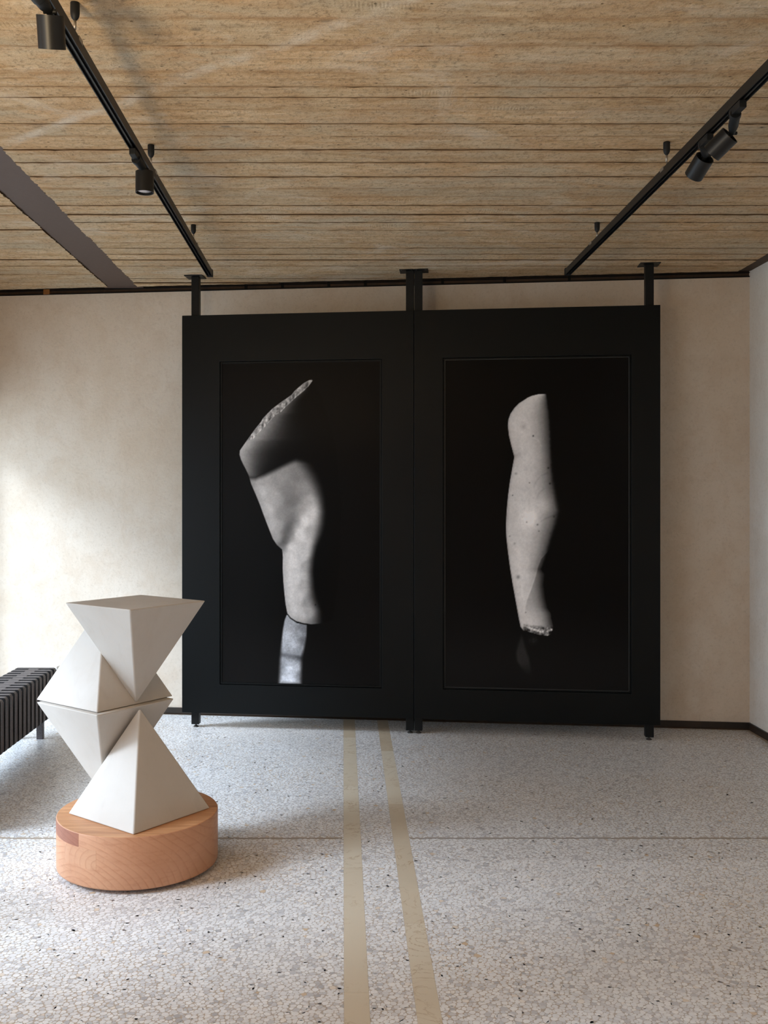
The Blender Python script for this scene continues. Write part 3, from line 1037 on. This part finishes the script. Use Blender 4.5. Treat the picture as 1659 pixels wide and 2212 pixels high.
def arm_ink(nx, ny):
    X, Y = np.meshgrid(np.linspace(50, 1203, nx), np.linspace(85, 2140, ny))
    nz = smooth_noise(ny, nx, (20, 36), 11) - 0.5
    n2 = smooth_noise(ny, nx, (80, 140), 12) - 0.5
    n3 = smooth_noise(ny, nx, (190, 340), 13) - 0.5
    bgv = 0.026 + 0.042 * sstep(1550, 2050, Y) + 0.012 * np.exp(-((X - 1150) / 120) ** 2 - ((Y - 450) / 350) ** 2)
    L = [(640, 306), (600, 315), (572, 327), (556, 338), (520, 360), (490, 390), (466, 425), (453, 460), (449, 500), (456, 560), (470, 620), (490, 695), (478, 760), (462, 850), (450, 940), (441, 1040),
         (437, 1130), (440, 1200), (450, 1290), (465, 1400), (478, 1480), (500, 1600), (518, 1700), (530, 1755), (548, 1778)]
    Rr = [(697, 306), (712, 400), (722, 520), (728, 640), (735, 760), (750, 860), (768, 950), (786, 1028), (772, 1090), (745, 1170), (722, 1250), (700, 1320), (680, 1372), (668, 1395), (688, 1425), (682, 1500), (694, 1580), (702, 1635), (722, 1665), (728, 1710), (738, 1750), (722, 1798)]
    B = [(700, 1809), (650, 1803), (600, 1790)]
    sd = poly_sd(X, Y, L[::-1] + Rr + B)
    Lx = interp_rows(Y, L); Rx = interp_rows(Y, Rr)
    t = np.clip((X - Lx) / np.maximum(Rx - Lx, 1), 0, 1)
    soft = interp_rows(Y, [(14, 306), (16, 600), (26, 800), (34, 1000), (30, 1250), (12, 1400), (8, 1600), (6, 1800)])
    leftd = sstep(-2.5, 2.5, X - Lx + 0.001)
    mask = sstep(-2.5, 2.5, sd)
    rm = sstep(-0.3, 1.2, (Rx - X + 6 * n2) / soft)
    prof = np.interp(t, [0, .06, .25, .5, .68, .82, .92, 1], [.62, .72, .76, .73, .62, .44, .27, .12])
    val = prof
    hl = np.exp(-((X - 590) / 62) ** 2 - ((Y - 1080) / 75) ** 2)
    val = val + 0.13 * hl + 0.10 * np.exp(-((X - 690) / 60) ** 2 - ((Y - 990) / 60) ** 2)
    val = val + 0.04 * np.exp(-((X - 530) / 60) ** 2 - ((Y - 1500) / 250) ** 2)
    # bend at the elbow
    val = val - 0.06 * np.exp(-((Y - (690 - 0.35 * (X - 490))) / 22) ** 2) * sstep(600, 490, X)
    # flaked, darker patch low on the right, bounded by a crack
    ck = np.interp(Y, [1260, 1330, 1380, 1440, 1520, 1590, 1640], [725, 660, 640, 625, 598, 570, 560])
    low = sstep(-4, 4, X - ck) * sstep(1250, 1300, Y) * sstep(1720, 1560, Y)
    val = val - 0.12 * low
    val = val + 0.035 * np.exp(-((X - ck + 4) / 6) ** 2) * sstep(1290, 1330, Y) * sstep(1620, 1560, Y)
    # fine relief lines on the forearm
    for (pts, amp) in ([[(700, 795), (655, 815), (625, 850), (612, 890)], .08], [[(676, 895), (645, 925), (628, 960)], .07], [[(780, 1050), (730, 1062), (690, 1078), (660, 1096)], .10], [[(612, 578), (640, 592), (660, 628)], -.09]):
        dd = np.full(X.shape, 1e9)
        for (x0, y0), (x1, y1) in zip(pts[:-1], pts[1:]):
            ex, ey = x1 - x0, y1 - y0
            tt = np.clip(((X - x0) * ex + (Y - y0) * ey) / (ex * ex + ey * ey), 0, 1)
            dd = np.minimum(dd, np.hypot(X - x0 - tt * ex, Y - y0 - tt * ey))
        val = val - 0.5 * amp * np.exp(-(dd / 6) ** 2)
    val = val * (1 + 0.05 * nz + 0.05 * n2 + 0.05 * n3)
    for (x, y, r, a) in ((609, 565, 5, .8), (704, 765, 5, .7), (714, 862, 5, .8), (586, 857, 3.5, .6), (479, 935, 3.5, .7), (636, 1118, 5, .5), (645, 1158, 4, .5), (514, 1445, 11, .35), (548, 508, 16, .12), (500, 800, 8, .25), (492, 1236, 7, .2), (461, 1190, 5, .3), (562, 1665, 4, .4), (568, 1102, 4, .4), (740, 1068, 6, .5)):
        val = val * (1 - a * np.exp(-((X - x) ** 2 + (Y - y) ** 2) / (r * r)))
    # broken wrist
    wr = sstep(1740, 1768, Y + 0.06 * (X - 640) * 0 + 6 * nz - 0.20 * (X - 600) * (X < 600)) * sstep(540, 556, X)
    wt = np.clip(0.30 + 0.6 * n2 + 0.35 * n3, 0.05, 0.8)
    line = np.exp(-((Y - np.interp(X, [560, 610, 650, 690, 720], [1752, 1768, 1782, 1786, 1770])) / 9) ** 2)
    wt = np.clip(wt + 0.35 * line, 0, .85)
    val = val * (1 - wr) + wt * wr
    out = bgv * (1 - mask) + mask * (np.maximum(val, 0.02) * rm + bgv * 0.6 * (1 - rm))
    # dim reflection below
    rfl = [(535, 1800), (512, 1860), (499, 1920), (505, 1970), (530, 2010), (560, 2045), (600, 2072), (598, 2030), (585, 1950), (560, 1880), (545, 1820)]
    sr_ = poly_sd(X, Y, rfl)
    rmk = sstep(-8, 14, sr_) * (1 - mask)
    out = out + rmk * (0.085 + 0.03 * nz + 0.02 * n3) * sstep(2090, 1960, Y)
    sp = np.exp(-((X - 610) / 26) ** 2 - ((Y - 1838) / 22) ** 2) * (1 - mask)
    out = out + 0.09 * sp * (0.5 + 1.6 * np.abs(n2))
    return out, np.zeros(X.shape)


def framed_photo(win, ink_fn, nx, ny, label, edge_mat):
    root = empty('framed_photograph', P0, PA)
    setp(root, label, 'photograph', 'framed black-and-white photographs')
    u0, u1, z0, z1 = win
    g = 0.0025
    o = (u0 + g, u1 - g, z0 + g, z1 - g)
    i = (u0 + 0.012, u1 - 0.012, z0 + 0.012, z1 - 0.012)
    bm = bmesh.new()
    rect_ring(bm, o, i, 0.007, 0.021)
    obj('frame', bm, M_PANEL, root, bevel=0.001)
    fl = 0.0016
    i2 = (i[0] + fl, i[1] - fl, i[2] + fl, i[3] - fl)
    bm = bmesh.new()
    rect_ring(bm, i, i2, 0.0085, 0.021)
    obj('inner_fillet', bm, edge_mat, root)
    v, cool = ink_fn(nx, ny)
    v = np.clip(v, 0, 1)
    linv = np.where(v <= 0.04045, v / 12.92, ((v + 0.055) / 1.055) ** 2.4) * 1.45
    colr = np.stack([linv * (1.01 - 0.07 * cool), linv * (0.985 - 0.0 * cool), linv * (0.965 + 0.10 * cool), np.ones_like(linv)], -1)
    us = np.linspace(i2[0], i2[1], nx); zs = np.linspace(i2[3], i2[2], ny)
    U, Z = np.meshgrid(us, zs)
    verts = np.stack([U, np.full_like(U, 0.012), Z], -1).reshape(-1, 3)
    idx = np.arange(nx * ny).reshape(ny, nx)
    q = np.stack([idx[1:, :-1], idx[1:, 1:], idx[:-1, 1:], idx[:-1, :-1]], -1).reshape(-1, 4)
    me = bpy.data.meshes.new('print')
    me.vertices.add(len(verts)); me.vertices.foreach_set('co', verts.astype(np.float32).reshape(-1))
    me.loops.add(q.size); me.loops.foreach_set('vertex_index', q.astype(np.int32).reshape(-1))
    me.polygons.add(len(q)); me.polygons.foreach_set('loop_start', (np.arange(len(q)) * 4).astype(np.int32))
    me.update(calc_edges=True)
    me.shade_flat()
    at = me.attributes.new('ink', 'FLOAT_COLOR', 'POINT')
    at.data.foreach_set('color', colr.astype(np.float32).reshape(-1))
    link('print', me, M_PRINT, root)


M_FILLET = mat_flat('dull_metal_fillet', (0.075, 0.08, 0.08), 0.35, 0.4, 0.2)
framed_photo(WIN_L, torso_ink, 270, 540, 'framed photograph of a pale marble torso with raised thigh, on the left panel', M_PANEL)
framed_photo(WIN_R, arm_ink, 270, 500, 'framed photograph of an upright pale marble arm fragment, on the right panel', M_FILLET)

# ------------------------------------------------------------------ sculpture stools on their plinth
def pyramid_pair(name, up, down, z0, z1, side, th, label, flip):
    """one stool: an upright and an inverted pyramid grown together"""
    root_c = Vector(((up[0] + down[0]) / 2, (up[1] + down[1]) / 2, z0))
    bm = bmesh.new()
    r = side / math.sqrt(2)
    for (c, zb, za) in ((up, z0, z1), (down, z1, z0)):
        base = []
        for k in range(4):
            a = th + k * pi / 2
            base.append(bm.verts.new((c[0] + r * cos(a) - root_c.x, c[1] + r * sin(a) - root_c.y, zb - z0)))
        ap = bm.verts.new((c[0] - root_c.x, c[1] - root_c.y, za - z0 + (-0.0015 if za > zb else 0.0015)))
        bm.faces.new(base)
        for k in range(4):
            bm.faces.new((base[k], base[(k + 1) % 4], ap))
    o = obj(name, bm, M_STONE, None, bevel=0.0055, seg=3)
    o.location = root_c
    setp(o, label, 'stool')
    return o


PZ = 0.2175
ZM = PZ + 0.4227
pyramid_pair('faceted_stool', (-0.8262, 3.9504), (-0.997, 4.0853), PZ + 0.0006, ZM - 0.001, 0.402, 0.1236,
             'lower white faceted stool of joined pyramids, standing on the round wooden plinth', False)
pyramid_pair('faceted_stool', (-1.0083, 4.119), (-0.8514, 3.9975), ZM + 0.001, PZ + 0.8454, 0.402, 0.1327,
             'upper white faceted stool of joined pyramids, stacked with its flat square top uppermost', True)

PC = (-0.8350, 3.965)
PR = 0.322
plinth = empty('round_plinth', (PC[0], PC[1], 0))
setp(plinth, 'low round plinth of reddish laminated timber under the white stools', 'plinth')
bm = bmesh.new()
lathe(bm, [(PR - 0.006, 0.016), (PR - 0.001, 0.019), (PR, 0.025), (PR, PZ - 0.003), (PR - 0.0012, PZ - 0.0008)], 128, cap0=True, cap1=True)
o = obj('drum', bm, M_WOODSIDE, plinth)
for p in o.data.polygons:
    if len(p.vertices) == 4: p.use_smooth = True
bm = bmesh.new()
lathe(bm, [(PR - 0.0013, PZ - 0.0009), (PR - 0.003, PZ), (0.0, PZ)], 128, cap0=False)
obj('top_face', bm, M_WOODTOP, plinth)
bm = bmesh.new()
lathe(bm, [(PR - 0.045, 0.0), (PR - 0.045, 0.0165)], 64)
obj('recessed_base', bm, M_BLACK_MATT, plinth)


def drum_patch(a0, a1, z0, z1, m):
    bm = bmesh.new()
    n = 14
    cols = []
    for i in range(n + 1):
        a = a0 + (a1 - a0) * i / n
        cols.append([bm.verts.new(((PR + d) * cos(a), (PR + d) * sin(a), z)) for d, z in ((-0.004, z0), (0.0004, z0), (0.0004, z1), (-0.004, z1))])
    for c0, c1 in zip(cols[:-1], cols[1:]):
        for j in range(3):
            bm.faces.new((c0[j], c1[j], c1[j + 1], c0[j + 1]))
    bm.faces.new(cols[0]); bm.faces.new(cols[-1][::-1])
    o = obj('timber_block', bm, m, plinth)
    for p in o.data.polygons: p.use_smooth = False
    return o


def drum_angle(px):
    """angle on the drum whose silhouette point shows at this image column (front side)"""
    best = None
    for k in range(2000):
        a = -pi + k * (pi / 2000)
        x, y = PC[0] + PR * cos(a), PC[1] + PR * sin(a)
        nx, ny = cos(a), sin(a)
        if nx * (-x) + ny * (-y) <= 0: continue
        e = abs(741 + 2100 * x / y - px)
        if best is None or e < best[0]: best = (e, a)
    return best[1]


setp(drum_patch(drum_angle(119), drum_angle(169.5), PZ - 0.052, PZ - 0.0025, M_WOODRED), 'darker red timber block')
setp(drum_patch(drum_angle(140), drum_angle(207.5), PZ - 0.128, PZ - 0.0545, M_WOODPALE), 'paler timber block')

# ------------------------------------------------------------------ radiator under the far window
RX0, RX1 = -2.045, -1.795
rad = empty('column_radiator', (0, 0, 0))
rad.location = ((RX0 + RX1) / 2, 5.3, 0)
setp(rad, 'dark cast column radiator low along the left side behind the white stools', 'radiator')
PITCH = 0.0728


def rad_section():
    """one slat-like section: rounded outline in x-z, extruded along y"""
    bm = bmesh.new()
    W = (RX1 - RX0) / 2
    z0, z1, r = 0.132, 0.423, 0.014
    pts = []
    for cx, cz, a0 in ((W - r, z1 - r, 0), (-W + r, z1 - r, 90), (-W + r, z0 + r, 180), (W - r, z0 + r, 270)):
        for k in range(5):
            a = radians(a0 + k * 22.5)
            pts.append((cx + r * cos(a), cz + r * sin(a)))
    f = [bm.verts.new((x, -0.0215, z)) for x, z in pts]
    g = [bm.verts.new((x, 0.0185, z)) for x, z in pts]
    n = len(pts)
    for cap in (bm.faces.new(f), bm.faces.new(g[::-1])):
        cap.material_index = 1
    for i in range(n):
        j = (i + 1) % n
        bm.faces.new((f[i], g[i], g[j], f[j]))
    return bm


sec_me = None
nsec = 26
y_last = 6.065
for k in range(nsec):
    yk = y_last - k * PITCH
    if sec_me is None:
        bm = rad_section()
        o = obj('radiator_section', bm, M_RAD, rad, bevel=0.0035, seg=2)
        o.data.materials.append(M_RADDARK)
        sec_me = o.data
    else:
        o = bpy.data.objects.new('radiator_section', sec_me)
        COL.objects.link(o)
        o.parent = rad
        m = o.modifiers.new('bevel', 'BEVEL'); m.width = 0.0035; m.segments = 2
        m.limit_method = 'ANGLE'; m.angle_limit = radians(25)
    o.location = (0, yk - 5.3, 0)
    # thin flange along the far edge of each section, standing proud of the face
bm = bmesh.new()
box(bm, -0.030, 0.030, y_last - (nsec - 1) * PITCH - 5.3, y_last - 5.3, 0.36, 0.4215)
obj('top_header', bm, M_RAD, rad)
bm = bmesh.new()
box(bm, -0.030, 0.030, y_last - (nsec - 1) * PITCH - 5.3, y_last - 5.3, 0.135, 0.19)
obj('bottom_header', bm, M_RAD, rad)
flange = None
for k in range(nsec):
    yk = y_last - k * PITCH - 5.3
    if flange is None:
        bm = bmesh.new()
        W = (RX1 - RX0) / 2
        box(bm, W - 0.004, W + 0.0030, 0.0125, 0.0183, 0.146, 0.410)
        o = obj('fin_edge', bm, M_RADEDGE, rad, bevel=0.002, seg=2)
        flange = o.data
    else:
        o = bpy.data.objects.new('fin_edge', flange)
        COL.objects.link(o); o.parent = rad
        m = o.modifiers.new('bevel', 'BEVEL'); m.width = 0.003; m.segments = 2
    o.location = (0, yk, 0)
for fy in (5.985, 4.45):
    for fx in (-0.085, 0.055):
        bm = bmesh.new()
        box(bm, fx - 0.02, fx + 0.02, fy - 5.3 - 0.012, fy - 5.3 + 0.022, 0.0, 0.136)
        obj('foot', bm, M_RAD, rad, bevel=0.003)

jb = empty('wall_box', (0, 0, 0))
bx, by = -2.03, wall_y(-2.03)
jb.location = (bx, by, 0.26)
jb.rotation_euler = (0, 0, ANG)
setp(jb, 'small white box on the back wall just behind the dark radiator', 'box')
bm = bmesh.new(); box(bm, -0.05, 0.06, -0.045, -0.0005, -0.05, 0.058)
obj('housing', bm, M_WHITE, jb, bevel=0.004)
bm = bmesh.new(); box(bm, -0.035, 0.045, -0.047, -0.0455, -0.035, 0.045)
obj('cover_plate', bm, M_WHITE, jb)

# ------------------------------------------------------------------ lighting tracks
TB, TT = 2.780, 2.814


def lighting_track(x0, x1, ya, yb, canopies, label, face):
    """track profile with two slots, from (x at ya) to (x at yb)"""
    root = empty('lighting_track', ((x0 + x1) / 2, (ya + yb) / 2, TB))
    setp(root, label, 'track light rail', 'ceiling lighting tracks')
    L = yb - ya
    dx = x1 - x0
    inv = Matrix.Translation(-root.location)
    rot = Matrix.Translation((x0, ya, 0)) @ Matrix.Rotation(-math.atan2(dx, L), 4, 'Z')
    M = inv @ rot
    H = 0.0165
    bm = bmesh.new()
    # extruded section: body with two open slots underneath and a middle rib
    prof = [(-H, TB), (-H + 0.003, TB), (-H + 0.003, TB + 0.010), (-0.0025, TB + 0.010), (-0.0025, TB + 0.001), (0.0025, TB + 0.001), (0.0025, TB + 0.010),
            (H - 0.003, TB + 0.010), (H - 0.003, TB), (H, TB), (H, TT), (-H, TT)]
    a = [bm.verts.new(M @ Vector((x, 0, z))) for x, z in prof]
    b = [bm.verts.new(M @ Vector((x, L, z))) for x, z in prof]
    n = len(prof)
    for i in range(n):
        j = (i + 1) % n
        bm.faces.new((a[i], b[i], b[j], a[j]))
    bm.faces.new(a); bm.faces.new(b[::-1])
    obj('rail', bm, M_BLACK, root)
    bm = bmesh.new()
    box(bm, -H - 0.0008, H + 0.0008, L - 0.028, L + 0.004, TB - 0.0012, TT + 0.0055, M)
    obj('end_cap', bm, M_BLACK_MATT, root, bevel=0.0015)
    for (cx, cy) in canopies:
        f = (cy - ya) / L
        tx = x0 + dx * f
        o3 = -root.location
        bm = bmesh.new()
        R = 0.0135
        prof = [(R * 0.97, 0), (R, -0.002), (R, -0.030), (R * 0.93, -0.038), (R * 0.72, -0.045), (R * 0.42, -0.050), (0.0035, -0.0525), (0.0, -0.0527)]
        lathe(bm, prof, 24, Matrix.Translation(Vector((cx, cy, CEIL - 0.001)) + o3), cap0=True)
        obj('canopy', bm, M_BLACK_MATT, root, smooth=True)
        bm = bmesh.new()
        rod(bm, Vector((cx, cy, CEIL - 0.052)) + o3, Vector((cx, cy, CEIL - 0.078)) + o3, 0.0042, 10)
        rod(bm, Vector((cx, cy, CEIL - 0.078)) + o3, Vector((tx, cy, TT + 0.002)) + o3, 0.0022, 8)
        obj('suspension_rod', bm, M_WIRE, root, smooth=True)
        bm = bmesh.new()
        box(bm, tx - 0.0185 + o3.x, tx + 0.0185 + o3.x, cy - 0.016 + o3.y, cy + 0.022 + o3.y, TT - 0.010 + o3.z, TT + 0.004 + o3.z)
        obj('track_clip', bm, M_WIRE, root, bevel=0.001)
    return root


lighting_track(-0.768, -0.779, 0.4, 5.70, [(-0.772, 2.80), (-0.778, 3.939), (-0.783, 5.089)], 'left black lighting track with slotted underside hanging below the board-marked ceiling', 1)
lighting_track(1.286, 1.306, 0.4, 5.66, [(1.292, 2.75), (1.301, 3.908), (1.321, 5.054)], 'right black lighting track carrying two spotlights close together', -1)


def spotlight(att, can, aim, label, lens_up=False):
    """att: where the adapter leaves the rail; can: centre of the can; aim: direction of the beam"""
    root = empty('track_spotlight', att)
    setp(root, label, 'spotlight', 'black track spotlights')
    o3 = -Vector(att)
    can = Vector(can); aim = Vector(aim).normalized()
    R, Ln = 0.0350, 0.080
    q = aim.to_track_quat('Z', 'Y')
    Mc = Matrix.Translation(can + o3) @ q.to_matrix().to_4x4()
    # open-backed can: outer wall, rims, inner wall, inner disc
    bm = bmesh.new()
    h = Ln / 2
    lathe(bm, [(0.0, -0.010), (R - 0.003, -0.010), (R - 0.003, -h), (R, -h), (R, h), (R - 0.003, h), (R - 0.003, h - 0.012), (0.0, h - 0.012)], 48, Mc, False, False)
    o = obj('housing', bm, M_BLACK, root)
    for p in o.data.polygons:
        p.use_smooth = len(p.vertices) == 4
    m = o.modifiers.new('es', 'EDGE_SPLIT'); m.split_angle = radians(40)
    bm = bmesh.new()
    lathe(bm, [(R - 0.0045, h - 0.0115), (R - 0.007, h - 0.008), (R - 0.011, h - 0.0065), (R - 0.018, h - 0.0045), (0.0, h - 0.003)], 32, Mc, True, False)
    obj('lens', bm, M_LENS, root, smooth=True)
    # joint yoke entering the back of the can
    backp = can - aim * (h * 0.55)
    knob = can - aim * (h + 0.008)
    att = Vector(att)
    bm = bmesh.new()
    rod(bm, backp + o3 + Vector((-0.006, 0, 0)), knob + o3 + Vector((-0.006, 0, 0)), 0.0028, 8)
    rod(bm, backp + o3 + Vector((0.006, 0, 0)), knob + o3 + Vector((0.006, 0, 0)), 0.0028, 8)
    rod(bm, backp - aim * -0.004 + o3, knob + o3, 0.0055, 10)
    obj('yoke', bm, M_BLACK_MATT, root)
    bm = bmesh.new()
    rod(bm, knob + o3 + Vector((-0.017, 0, 0)), knob + o3 + Vector((0.017, 0, 0)), 0.0058, 14)
    obj('pivot_knob', bm, M_BLACK_MATT, root, bevel=0.001)
    # tapered arm from the rail to the pivot
    d = knob - att
    M, L = axis_matrix(att + o3, knob + o3)
    bm = bmesh.new()
    lathe(bm, [(0.017, 0.0), (0.0185, 0.006), (0.0185, 0.016), (0.0165, 0.018), (0.0165, L * 0.6), (0.0105, L * 0.96), (0.009, L)], 20, M)
    o = obj('arm', bm, M_BLACK_MATT, root)
    m = o.modifiers.new('es', 'EDGE_SPLIT'); m.split_angle = radians(40)
    o.data.polygons.foreach_set('use_smooth', [True] * len(o.data.polygons))
    # adapter in the slot of the rail
    bm = bmesh.new()
    box(bm, -0.012, 0.012, -0.060, 0.030, -0.004, 0.0205)
    obj('adapter', bm, M_BLACK_MATT, root, bevel=0.002)
    return root


spotlight((-0.772, 2.44, TB - 0.022), (-0.755, 2.515, 2.698), (-0.06, 0.42, -0.90), 'nearest left spotlight, at the top left corner, tilted away with no lens showing')
spotlight((-0.775, 3.635, TB - 0.022), (-0.762, 3.735, 2.702), (0.0, 0.0, -1.0), 'left spotlight halfway along its track, pointing straight down with its lens showing')
spotlight((1.2925, 3.20, TB - 0.022), (1.2975, 3.34, 2.706), (-0.573, 0.60, -0.578), 'right-hand spotlight of the pair on the right track, its can lying at a slant')
spotlight((1.296, 3.49, TB - 0.022), (1.330, 3.63, 2.7265), (-0.266, 0.85, -0.65), 'left-hand spotlight of the pair on the right track, its dark open back showing')
